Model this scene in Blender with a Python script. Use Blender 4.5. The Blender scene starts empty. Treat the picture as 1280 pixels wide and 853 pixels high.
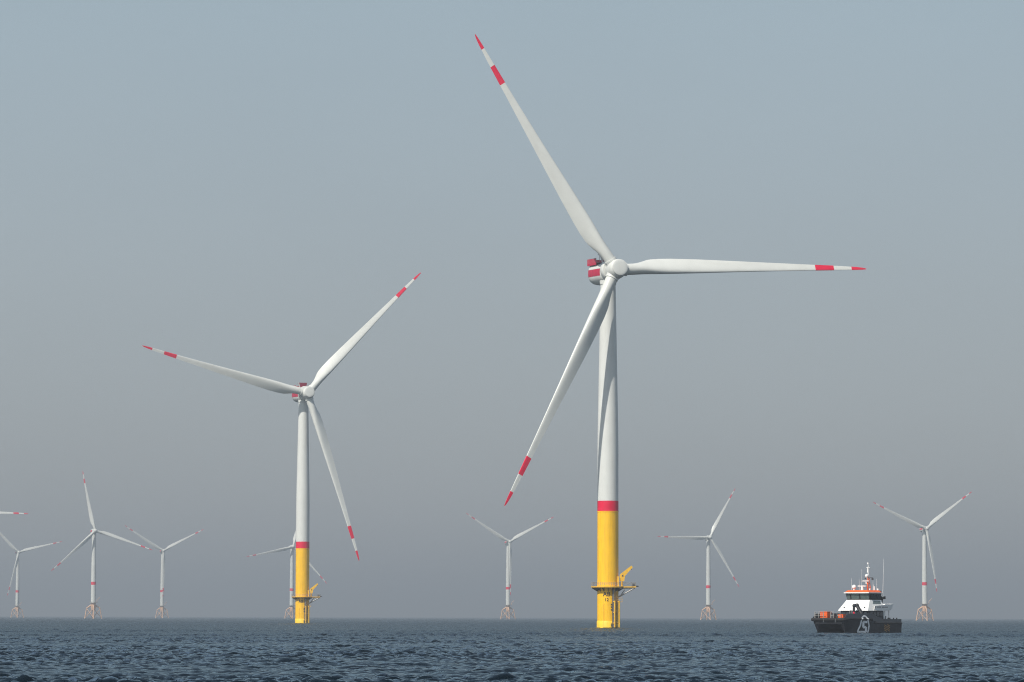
import bpy, bmesh, math, random
import numpy as np
from mathutils import Vector, Matrix

R = math.radians
random.seed(7)
SC = bpy.context.scene
COL = SC.collection

# ------------------------------------------------------------------ camera
F_PX = 4800.0                 # focal length in pixels of the 1280 x 853 photograph
CAM_H = 3.0
HORIZON = 771.3
PITCH = math.atan((HORIZON - 426.5) / F_PX)
ROLL = R(0.14)
cam_d = bpy.data.cameras.new('camera')
cam_d.sensor_width = 36.0
cam_d.lens = 36.0 * F_PX / 1280.0
cam_d.clip_start = 0.5
cam_d.clip_end = 200000.0
cam = bpy.data.objects.new('camera', cam_d)
COL.objects.link(cam)
CAM_M = (Matrix.Translation((0, 0, CAM_H)) @ Matrix.Rotation(R(90) + PITCH, 4, 'X') @ Matrix.Rotation(ROLL, 4, 'Z'))
cam.matrix_world = CAM_M
SC.camera = cam

# ------------------------------------------------------------------ light
SUN_EL, SUN_AZ = R(45), R(38)      # azimuth: to the left of straight behind the camera
to_sun = Vector((-math.sin(SUN_AZ) * math.cos(SUN_EL), -math.cos(SUN_AZ) * math.cos(SUN_EL), math.sin(SUN_EL)))
world = bpy.data.worlds.new('World')
SC.world = world
world.use_nodes = True
wn, wl = world.node_tree.nodes, world.node_tree.links
wn.clear()
sky = wn.new('ShaderNodeTexSky')
sky.sky_type = 'NISHITA'
sky.sun_disc = False
sky.sun_elevation = SUN_EL
sky.sun_rotation = math.atan2(to_sun.x, to_sun.y)
sky.altitude = 0
sky.air_density = 1.0
sky.dust_density = 1.2
sky.ozone_density = 1.0
hsv = wn.new('ShaderNodeHueSaturation')
hsv.inputs['Saturation'].default_value = 0.8
bg = wn.new('ShaderNodeBackground')
bg.inputs['Strength'].default_value = 0.10
wo = wn.new('ShaderNodeOutputWorld')
# milky high haze over the clear-air sky: same all round the compass, only rising with elevation
wtc = wn.new('ShaderNodeTexCoord'); wsep = wn.new('ShaderNodeSeparateXYZ'); veil = wn.new('ShaderNodeValToRGB')
wl.new(wtc.outputs['Generated'], wsep.inputs[0]); wl.new(wsep.outputs['Z'], veil.inputs['Fac'])
VEIL = ((0.0, (.345, .37, .40)), (.045, (.355, .39, .42)), (.085, (.37, .42, .455)), (.16, (.365, .46, .515)), (1.0, (.25, .36, .50)))
while len(veil.color_ramp.elements) < len(VEIL): veil.color_ramp.elements.new(.5)
for e, (pos, c) in zip(veil.color_ramp.elements, VEIL):
    e.position = pos; e.color = (*[v / 0.1 for v in c], 1)
wmix = wn.new('ShaderNodeMix'); wmix.data_type = 'RGBA'
wfac = wn.new('ShaderNodeMapRange'); wfac.interpolation_type = 'SMOOTHSTEP'      # the haze layer thins out with elevation
for k_, v_ in ((1, .16), (2, .6), (3, .8), (4, .3)): wfac.inputs[k_].default_value = v_
wl.new(wsep.outputs['Z'], wfac.inputs[0]); wl.new(wfac.outputs[0], wmix.inputs[0])
wl.new(sky.outputs[0], hsv.inputs['Color'])
wnz = wn.new('ShaderNodeTexNoise'); wnz.inputs['Scale'].default_value = 5.0; wnz.inputs['Detail'].default_value = 3
wmp = wn.new('ShaderNodeMapping'); wmp.inputs['Scale'].default_value = (1, 1, 3)
wl.new(wtc.outputs['Generated'], wmp.inputs[0]); wl.new(wmp.outputs[0], wnz.inputs['Vector'])
wmr = wn.new('ShaderNodeMapRange'); wmr.inputs[3].default_value = 0.93; wmr.inputs[4].default_value = 1.07
wl.new(wnz.outputs[0], wmr.inputs[0])
wmul = wn.new('ShaderNodeMix'); wmul.data_type = 'RGBA'; wmul.blend_type = 'MULTIPLY'; wmul.inputs[0].default_value = 1
wl.new(veil.outputs[0], wmul.inputs[6]); wl.new(wmr.outputs[0], wmul.inputs[7])
wl.new(hsv.outputs[0], wmix.inputs[6]); wl.new(wmul.outputs[2], wmix.inputs[7])
wl.new(wmix.outputs[2], bg.inputs['Color'])
wl.new(bg.outputs[0], wo.inputs['Surface'])

sun_d = bpy.data.lights.new('sun', 'SUN')
sun_d.energy = 5.0
sun_d.angle = R(0.6)
sun_d.color = (1.0, 0.95, 0.87)
sun = bpy.data.objects.new('sun', sun_d)
sun.rotation_euler = to_sun.to_track_quat('Z', 'Y').to_euler()
sun.location = (-200, -200, 300)
COL.objects.link(sun)

SC.view_settings.view_transform = 'Standard'
SC.view_settings.look = 'None'
SC.view_settings.exposure = 0.0
SC.view_settings.gamma = 1.0
SC.view_settings.use_curve_mapping = False
SC.cycles.use_denoising = True
SC.cycles.denoising_input_passes = 'RGB_ALBEDO_NORMAL'
SC.cycles.denoising_prefilter = 'NONE'
SC.cycles.max_bounces = 8
SC.cycles.filter_width = 1.1
SC.cycles.volume_bounces = 0

def px_dir(x, y):
    """direction of a pixel of the photograph, in the world"""
    v = Vector(((x - 640.0) / F_PX, -(y - 426.5) / F_PX, -1.0))
    return (CAM_M.to_3x3() @ v).normalized()

def px_at(x, y, dist):
    d = px_dir(x, y)
    return CAM_M.translation + d * (dist / d.y)

# ------------------------------------------------------------------ materials
def nodes_of(name):
    m = bpy.data.materials.new(name)
    m.use_nodes = True
    return m, m.node_tree.nodes, m.node_tree.links, m.node_tree.nodes['Principled BSDF']

def paint(name, col, rough=0.45, var=0.10, scale=0.6, dirt=None, dirt_amt=0.0, streak=(1.6, 1.6, 0.12), metallic=0.0, spec=0.4):
    """weathered paint: broad tone drift plus vertical run-off streaks of a dirt colour"""
    m, n, l, b = nodes_of(name)
    tc = n.new('ShaderNodeTexCoord')
    nz = n.new('ShaderNodeTexNoise'); nz.inputs['Scale'].default_value = scale; nz.inputs['Detail'].default_value = 5
    l.new(tc.outputs['Object'], nz.inputs['Vector'])
    mr = n.new('ShaderNodeMapRange')
    mr.inputs[1].default_value = 0.3; mr.inputs[2].default_value = 0.7
    mr.inputs[3].default_value = 1 - var; mr.inputs[4].default_value = 1 + var * 0.4
    l.new(nz.outputs[0], mr.inputs[0])
    mul = n.new('ShaderNodeMix'); mul.data_type = 'RGBA'; mul.blend_type = 'MULTIPLY'; mul.inputs[0].default_value = 1
    mul.inputs[6].default_value = (*col, 1)
    l.new(mr.outputs[0], mul.inputs[7])
    out = mul.outputs[2]
    if dirt:
        mp = n.new('ShaderNodeMapping'); mp.inputs['Scale'].default_value = streak
        l.new(tc.outputs['Object'], mp.inputs[0])
        n2 = n.new('ShaderNodeTexNoise'); n2.inputs['Scale'].default_value = 1.0; n2.inputs['Detail'].default_value = 6; n2.inputs['Roughness'].default_value = 0.65
        l.new(mp.outputs[0], n2.inputs['Vector'])
        m2 = n.new('ShaderNodeMapRange')
        m2.inputs[1].default_value = 0.5; m2.inputs[2].default_value = 0.78; m2.inputs[3].default_value = 0; m2.inputs[4].default_value = dirt_amt
        l.new(n2.outputs[0], m2.inputs[0])
        mx = n.new('ShaderNodeMix'); mx.data_type = 'RGBA'
        l.new(m2.outputs[0], mx.inputs[0]); l.new(out, mx.inputs[6]); mx.inputs[7].default_value = (*dirt, 1)
        out = mx.outputs[2]
    l.new(out, b.inputs['Base Color'])
    r2 = n.new('ShaderNodeMapRange'); r2.inputs[3].default_value = rough - 0.08; r2.inputs[4].default_value = rough + 0.12
    l.new(nz.outputs[0], r2.inputs[0]); l.new(r2.outputs[0], b.inputs['Roughness'])
    b.inputs['Metallic'].default_value = metallic
    b.inputs['Specular IOR Level'].default_value = spec
    return m

M = {}
M['white'] = paint('turbine_white_paint', (0.64, 0.65, 0.615), 0.42, 0.05, 0.25, (0.40, 0.38, 0.32), 0.22)
M['blade'] = paint('blade_gelcoat', (0.65, 0.66, 0.62), 0.36, 0.05, 0.3, (0.42, 0.40, 0.34), 0.16, (0.5, 0.5, 0.05))
M['red'] = paint('marking_red_paint', (0.72, 0.002, 0.045), 0.45, 0.12, 0.4)
M['red_shaded'] = paint('nacelle_shaded_red', (0.50, 0.006, 0.05), 0.45, 0.2, 0.8)  # darker copy of the marking red, nacelle shadow put into the colour
M['darkred'] = paint('cooler_red_paint', (0.26, 0.012, 0.045), 0.5, 0.2, 0.9)
M['yellow'] = paint('traffic_yellow_paint', (0.95, 0.53, 0.001), 0.45, 0.07, 0.3, (0.36, 0.17, 0.02), 0.40)
M['yellow_low'] = paint('splash_zone_yellow', (0.95, 0.60, 0.03), 0.5, 0.10, 0.5, (0.34, 0.20, 0.04), 0.35)
M['yellow_steel'] = paint('yellow_steelwork', (0.80, 0.46, 0.03), 0.5, 0.18, 1.5, (0.28, 0.13, 0.03), 0.5)
M['orange_steel'] = paint('jacket_haze_paled_yellow', (0.66, 0.42, 0.28), 0.5, 0.15, 0.5)  # jacket yellow with the paling of distant haze put into the colour
M['grey_steel'] = paint('galvanised_steel', (0.36, 0.35, 0.33), 0.5, 0.2, 2.0, metallic=0.3)
M['dark_steel'] = paint('dark_grating', (0.07, 0.07, 0.075), 0.6, 0.3, 2.0)
M['black_print'] = paint('black_lettering', (0.02, 0.02, 0.022), 0.6, 0.1, 2.0)
M['hull'] = paint('hull_dark_paint', (0.009, 0.010, 0.015), 0.5, 0.18, 0.5, (0.06, 0.058, 0.055), 0.5, (1.5, 1.5, 0.3))
M['bulwark'] = paint('bulwark_sunlit_hull_paint', (0.03, 0.034, 0.042), 0.38, 0.15, 0.6, (0.09, 0.085, 0.08), 0.4, (1.5, 1.5, 0.3))  # hull paint made lighter: sun on the leaning bulwark put into the colour
M['rubber'] = paint('fender_rubber', (0.012, 0.012, 0.013), 0.75, 0.3, 2.0)
M['boat_white'] = paint('boat_white_paint', (0.80, 0.80, 0.78), 0.3, 0.05, 0.6, (0.42, 0.40, 0.36), 0.25, (2, 2, 0.4))
M['boat_orange'] = paint('boat_orange_paint', (0.82, 0.13, 0.02), 0.42, 0.12, 1.2, (0.35, 0.08, 0.03), 0.35)
M['deck'] = paint('deck_grey_paint', (0.10, 0.105, 0.11), 0.65, 0.2, 1.5)
M['logo'] = paint('logo_pale_grey', (0.80, 0.81, 0.82), 0.4, 0.06, 1.5)
M['amber'] = paint('amber_stripe', (0.42, 0.22, 0.06), 0.5, 0.15, 2.0)
M['name_grey'] = paint('faded_lettering_grey', (0.14, 0.14, 0.15), 0.5, 0.1, 2.0)

def glass(name, col, rough):
    m, n, l, b = nodes_of(name)
    tc = n.new('ShaderNodeTexCoord')
    nz = n.new('ShaderNodeTexNoise'); nz.inputs['Scale'].default_value = 0.9; nz.inputs['Detail'].default_value = 3
    l.new(tc.outputs['Object'], nz.inputs['Vector'])
    mr = n.new('ShaderNodeMix'); mr.data_type = 'RGBA'
    mr.inputs[6].default_value = (*[c * 0.45 for c in col], 1); mr.inputs[7].default_value = (*col, 1)
    l.new(nz.outputs[0], mr.inputs[0]); l.new(mr.outputs[2], b.inputs['Base Color'])
    b.inputs['Roughness'].default_value = rough
    b.inputs['Specular IOR Level'].default_value = 0.9
    b.inputs['Coat Weight'].default_value = 0.6
    return m
M['glass'] = glass('sky_reflection_glass', (0.13, 0.17, 0.16), 0.06)  # pale base colour stands in for sky reflected in the panes
M['glass_dark'] = glass('cabin_glass', (0.012, 0.016, 0.02), 0.08)

def water_material():
    """dark water under a mirror-like skin; 'unresolved' is the share of the waves too fine for the mesh"""
    m, n, l, b = nodes_of('sea_water')
    n.remove(b)
    out = n['Material Output']
    geo = n.new('ShaderNodeNewGeometry')
    at = n.new('ShaderNodeAttribute'); at.attribute_name = 'unresolved'
    def ramp(a, c):
        r = n.new('ShaderNodeMapRange'); r.inputs[3].default_value = a; r.inputs[4].default_value = c
        l.new(at.outputs['Fac'], r.inputs[0]); return r.outputs[0]
    n1 = n.new('ShaderNodeTexNoise'); n1.inputs['Scale'].default_value = 2.6; n1.inputs['Detail'].default_value = 3; n1.inputs['Roughness'].default_value = 0.55
    l.new(geo.outputs['Position'], n1.inputs['Vector'])
    bp = n.new('ShaderNodeBump'); bp.inputs['Strength'].default_value = 1.0
    l.new(ramp(0.015, 0.26), bp.inputs['Distance'])
    l.new(n1.outputs[0], bp.inputs['Height'])
    n3 = n.new('ShaderNodeTexNoise'); n3.inputs['Scale'].default_value = 0.02; n3.inputs['Detail'].default_value = 3
    l.new(geo.outputs['Position'], n3.inputs['Vector'])
    mx = n.new('ShaderNodeMix'); mx.data_type = 'RGBA'
    mx.inputs[6].default_value = (0.002, 0.005, 0.008, 1); mx.inputs[7].default_value = (0.003, 0.008, 0.012, 1)
    l.new(n3.outputs[0], mx.inputs[0])
    df = n.new('ShaderNodeBsdfDiffuse'); l.new(mx.outputs[2], df.inputs['Color'])
    gl = n.new('ShaderNodeBsdfGlossy'); gl.inputs['Color'].default_value = (0.53, 0.615, 0.675, 1)
    l.new(ramp(0.05, 0.2), gl.inputs['Roughness'])
    fr = n.new('ShaderNodeFresnel'); fr.inputs['IOR'].default_value = 1.333
    for x in (df, gl, fr): l.new(bp.outputs[0], x.inputs['Normal'])
    mix = n.new('ShaderNodeMixShader')
    l.new(fr.outputs[0], mix.inputs[0]); l.new(df.outputs[0], mix.inputs[1]); l.new(gl.outputs[0], mix.inputs[2])
    l.new(mix.outputs[0], out.inputs['Surface'])
    return m
M['water'] = water_material()

# ------------------------------------------------------------------ mesh helpers
class MB:
    def __init__(self):
        self.v, self.f = [], []
    def add(self, vs, fs):
        o = len(self.v)
        self.v += [tuple(p) for p in vs]
        self.f += [tuple(i + o for i in f) for f in fs]
        return self
    def box(self, c, s, rot=None):
        c = Vector(c); h = Vector(s) / 2
        vs = []
        for z in (-1, 1):
            for x, y in ((-1, -1), (1, -1), (1, 1), (-1, 1)):
                p = Vector((x * h.x, y * h.y, z * h.z))
                if rot is not None: p = rot @ p
                vs.append(c + p)
        return self.add(vs, [(3, 2, 1, 0), (4, 5, 6, 7), (0, 1, 5, 4), (1, 2, 6, 5), (2, 3, 7, 6), (3, 0, 4, 7)])
    def hexa(self, pts):
        """eight corners: bottom loop of four, then top loop of four"""
        return self.add(pts, [(3, 2, 1, 0), (4, 5, 6, 7), (0, 1, 5, 4), (1, 2, 6, 5), (2, 3, 7, 6), (3, 0, 4, 7)])
    def tube(self, p0, p1, r0, r1=None, n=8, cap=True):
        r1 = r0 if r1 is None else r1
        p0, p1 = Vector(p0), Vector(p1)
        q = (p1 - p0).to_track_quat('Z', 'Y')
        vs = []
        for p, r in ((p0, r0), (p1, r1)):
            for k in range(n):
                a = 2 * math.pi * k / n
                vs.append(p + q @ Vector((r * math.cos(a), r * math.sin(a), 0)))
        fs = [(k, (k + 1) % n, n + (k + 1) % n, n + k) for k in range(n)]
        if cap: fs += [tuple(range(n - 1, -1, -1)), tuple(range(n, 2 * n))]
        return self.add(vs, fs)
    def path(self, pts, r, n=6):
        for a, b in zip(pts, pts[1:]): self.tube(a, b, r, r, n)
        return self
    def loft(self, rings, cap=True, closed=True):
        n = len(rings[0]); vs = [p for r in rings for p in r]; fs = []
        for i in range(len(rings) - 1):
            for k in range(n if closed else n - 1):
                a, b = i * n + k, i * n + (k + 1) % n
                fs.append((a, b, b + n, a + n))
        if cap: fs += [tuple(range(n - 1, -1, -1)), tuple(range((len(rings) - 1) * n, len(rings) * n))]
        return self.add(vs, fs)
    def lathe(self, prof, n=32, mat=None, cap=True):
        """profile of (axial, radius) turned about the local Z axis, then moved by mat"""
        rings = []
        for a, r in prof:
            ring = [Vector((r * math.cos(2 * math.pi * k / n), r * math.sin(2 * math.pi * k / n), a)) for k in range(n)]
            rings.append([mat @ p for p in ring] if mat is not None else ring)
        return self.loft(rings, cap)
    def sphere(self, c, r, n=14, m=8, sz=1.0):
        prof = [(-r * sz * math.cos(math.pi * k / m), max(1e-3, r * math.sin(math.pi * k / m))) for k in range(m + 1)]
        return self.lathe(prof, n, Matrix.Translation(c))
    def mesh(self, name, mat, smooth=35):
        me = bpy.data.meshes.new(name)
        me.from_pydata([tuple(p) for p in self.v], [], self.f)
        bm = bmesh.new(); bm.from_mesh(me)
        bmesh.ops.recalc_face_normals(bm, faces=bm.faces)
        bm.to_mesh(me); bm.free()
        if smooth:
            me.shade_smooth(); me.set_sharp_from_angle(angle=R(smooth))
        me.materials.append(M[mat])
        return me
    def build(self, name, mat, parent=None, smooth=35):
        return link(name, self.mesh(name, mat, smooth), parent)

def link(name, data, parent=None, mat=None):
    o = bpy.data.objects.new(name, data)
    COL.objects.link(o)
    if parent is not None: o.parent = parent
    if mat is not None: o.matrix_local = mat
    return o

def thing(name, label, cat, loc, rz=0.0, group=None):
    o = bpy.data.objects.new(name, None); COL.objects.link(o)
    o.location = loc; o.rotation_euler = (0, 0, rz); o.empty_display_size = 2
    o['label'] = label; o['category'] = cat
    if group: o['group'] = group
    return o

# ------------------------------------------------------------------ the sea
def wave_field(n, size, wind, cut, seed, hs):
    """a periodic wind-sea height field with choppy horizontal shifts, from a directional spectrum"""
    rng = np.random.default_rng(seed)
    k1 = 2 * np.pi * np.fft.fftfreq(n, size / n)
    kx, ky = np.meshgrid(k1, k1, indexing='ij')
    k = np.sqrt(kx ** 2 + ky ** 2); k[0, 0] = 1e-6
    L = wind ** 2 / 9.81
    c = (kx * 0.35 + ky * -0.94) / k
    spec = np.exp(-1 / (k * L) ** 2) / k ** 3.75 * (0.13 + c ** 4) * np.exp(-(k * cut) ** 2)
    spec[0, 0] = 0
    amp = np.sqrt(spec)
    h = (rng.standard_normal((n, n)) + 1j * rng.standard_normal((n, n))) * amp
    H = np.fft.ifft2(h)
    Z = H.real
    s = hs / 4 / Z.std()
    X = np.fft.ifft2(-1j * kx / k * h).real * s
    Y = np.fft.ifft2(-1j * ky / k * h).real * s
    return Z * s, X, Y

def sample(field, size, x, y):
    n = field.shape[0]
    u = (x / size * n) % n; v = (y / size * n) % n
    i = np.floor(u).astype(int); j = np.floor(v).astype(int)
    a, b = u - i, v - j
    i %= n; j %= n; i2, j2 = (i + 1) % n, (j + 1) % n
    return (field[i, j] * (1 - a) * (1 - b) + field[i2, j] * a * (1 - b) + field[i, j2] * (1 - a) * b + field[i2, j2] * a * b)

def build_sea():
    ys = [-40000.0, -4000.0, -400.0, 0.0, 40.0]
    y = 60.0
    while y < 40000:
        ys.append(y)
        y *= 1.006 if y < 130 else (1.0011 if y < 800 else (1.003 if y < 2000 else (1.01 if y < 4000 else 1.04)))
    ys.append(40000.0)
    ys = np.array(ys)
    nc = 620
    u = np.linspace(-1, 1, nc)
    half = np.maximum(0.165 * ys + 6, 20)
    half = np.minimum(half, 38000)
    inner = u[None, :] * half[:, None]
    side = np.full((len(ys), 1), 40000.0)
    mid = np.minimum(half * 3 + 300, 39000)[:, None]
    X = np.concatenate([-side, -mid, inner, mid, side], axis=1)
    Y = np.repeat(ys[:, None], X.shape[1], axis=1)
    nA, sA = 1024, 131.0
    fine = wave_field(nA, sA, 1.7, 0.035, 3, 0.30)
    chop = wave_field(nA, 83.0, 1.0, 0.02, 11, 0.12)
    swell = wave_field(512, 613.0, 3.6, 0.4, 5, 0.26)
    gust = wave_field(256, 900.0, 16.0, 3.0, 8, 4.0)[0]
    ca, sa = math.cos(0.6), math.sin(0.6)
    xr, yr = X * ca - Y * sa, X * sa + Y * ca
    g = 1.0 + 0.34 * np.clip(sample(gust, 900.0, X, Y), -2, 2)
    amp = np.where(np.abs(X) > half[:, None] * 1.01, 0.0, 1.0)
    amp *= np.clip((Y - 50) / 60, 0, 1) * np.clip(1 - (Y - 5000) / 9000, 0.0, 1)
    Z = np.zeros_like(X); DX = np.zeros_like(X); DY = np.zeros_like(X)
    z, dx, dy = [sample(f, sA, X, Y) for f in fine]
    Z += z * g; DX += dx * g; DY += dy * g
    z, dx, dy = [sample(f, 83.0, xr, yr) for f in chop]
    Z += z * g; DX += (dx * ca + dy * sa) * g; DY += (-dx * sa + dy * ca) * g
    z, dx, dy = [sample(f, 613.0, X, Y) for f in swell]
    Z += z; DX += dx; DY += dy
    ch = 0.85
    P = np.stack([X + DX * amp * ch, Y + DY * amp * ch, Z * amp], axis=-1).reshape(-1, 3).astype(np.float32)
    nr, ncol = X.shape
    idx = np.arange(nr * ncol).reshape(nr, ncol)
    quads = np.stack([idx[:-1, :-1], idx[:-1, 1:], idx[1:, 1:], idx[1:, :-1]], axis=-1).reshape(-1, 4)
    me = bpy.data.meshes.new('sea')
    me.vertices.add(len(P)); me.vertices.foreach_set('co', P.ravel())
    me.loops.add(quads.size); me.loops.foreach_set('vertex_index', quads.ravel().astype(np.int32))
    me.polygons.add(len(quads))
    me.polygons.foreach_set('loop_start', np.arange(0, quads.size, 4, dtype=np.int32))
    me.update(calc_edges=True)
    me.shade_smooth()
    un = np.clip(np.log(np.maximum(Y, 1) / 350.0) / np.log(1800.0 / 350.0), 0, 1)
    un = np.where(np.abs(X) > half[:, None] * 1.01, 1.0, un)
    me.attributes.new('unresolved', 'FLOAT', 'POINT').data.foreach_set('value', un.ravel().astype(np.float32))
    me.materials.append(M['water'])
    o = link('sea', me)
    o['kind'] = 'structure'
    o['label'] = 'dark blue-grey sea with small choppy waves'
build_sea()

# ------------------------------------------------------------------ wind turbines
YAW, TILT = R(20), R(6)

def interp(x, xs, ys):
    return float(np.interp(x, xs, ys))

def blade_ring(s, L, k, grow=0.0, root=2.4, n=30):
    """one cross-section of the blade at span fraction s; +x is the leading edge, -y is upwind"""
    c = k * interp(s, [0, .02, .06, .10, .15, .20, .30, .41, .55, .70, .785, .90, .96, .985, 1.0],
                   [3.2, 3.2, 3.9, 4.5, 4.8, 4.75, 4.3, 3.65, 2.85, 2.1, 1.7, 1.22, .82, .55, .12])
    t = interp(s, [0, .02, .09, .16, .30, .6, 1.0], [1.0, 1.0, .62, .44, .30, .22, .17])
    blend = min(1.0, max(0.0, (s - 0.015) / 0.10)); blend = blend * blend * (3 - 2 * blend)
    tw = R(interp(s, [0, .1, .2, .35, .5, .7, 1.0], [16, 15, 12, 8, 5, 2.5, 0.0]) + 5.0)
    rad = 1.6 * k
    pts = []
    for j in range(n):
        a = 2 * math.pi * j / n
        cx, cy = rad * math.cos(a), rad * math.sin(a)
        xx = (1 - math.cos(a)) / 2
        th = 5 * t * (0.2969 * math.sqrt(xx) - 0.126 * xx - 0.3516 * xx ** 2 + 0.2843 * xx ** 3 - 0.1036 * xx ** 4)
        cam_ = 0.03 * (1 - (2 * xx - 1) ** 2)
        ax = c * (0.30 - xx)
        ay = c * (cam_ + math.copysign(th, math.sin(a)))
        x = cx * (1 - blend) + ax * blend
        y = cy * (1 - blend) + ay * blend
        d = math.hypot(x, y)
        if grow and d > 1e-6: x, y = x * (1 + grow / max(d, .3)), y * (1 + grow / max(d, .3))
        xr = x * math.cos(tw) + y * math.sin(tw)
        yr = -x * math.sin(tw) + y * math.cos(tw)
        z = root + (L - root) * s
        pre = -0.012 * z - 1.0 * k * s ** 2.2
        sweep = 0.5 * k * s ** 3
        pts.append(Vector((xr + sweep, yr + pre, z)))
    return pts

def blade_meshes(L, k, root):
    st = [i / 60 for i in range(58)] + [.972, .985, .994, 1.0]
    body = MB().loft([blade_ring(s, L, k, 0, root) for s in st]).mesh('blade', 'blade', 60)
    def band(a, b):
        ss = [a + (b - a) * i / 8 for i in range(9)]
        return MB().loft([blade_ring(s, L, k, 0.025, root) for s in ss]).mesh('red_band', 'red', 60)
    collar = MB().lathe([(root + .05, 1.60 * k), (root + .05, 1.86 * k), (root + .55, 1.86 * k), (root + .62, 1.6 * k)], 32).mesh('root_collar', 'white')
    return body, band(.785, .862), band(.936, .998), collar

def rotor_frame(hub_h, over, tilt=TILT):
    n = Vector((math.cos(tilt) * math.sin(YAW), -math.cos(tilt) * math.cos(YAW), math.sin(tilt)))
    x = Vector((math.cos(YAW), math.sin(YAW), 0))
    y = -n
    z = x.cross(y)
    m = Matrix((x, y, z)).transposed().to_4x4()
    m.translation = Vector((n.x * over, n.y * over, hub_h))
    return m

def add_blades(root, frame, phase, meshes):
    body, b1, b2, collar = meshes
    for i in range(3):
        th = R(phase + 120 * i)
        b = link('blade', body, root, frame @ Matrix.Rotation(R(90) - th, 4, 'Y'))
        for me in (b1, b2): link('red_band', me, b)
        link('root_collar', collar, b)

# --- monopile turbine (the two near ones)
BIG = blade_meshes(77.0, 1.0, 2.6)
RING = Matrix.Rotation(R(-90), 4, 'X')      # lathe axis z -> local +y (downwind)

def rounded_ring(y, hw, zt, zb, n=40, p=3.2):
    c, h = (zt + zb) / 2, (zt - zb) / 2
    out = []
    for k in range(n):
        a = 2 * math.pi * k / n
        ca, sa = math.cos(a), math.sin(a)
        e = p if sa > 0 else 2.3
        out.append(Vector((hw * math.copysign(abs(ca) ** (2 / e), ca), y, c + h * math.copysign(abs(sa) ** (2 / e), sa))))
    return out

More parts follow.
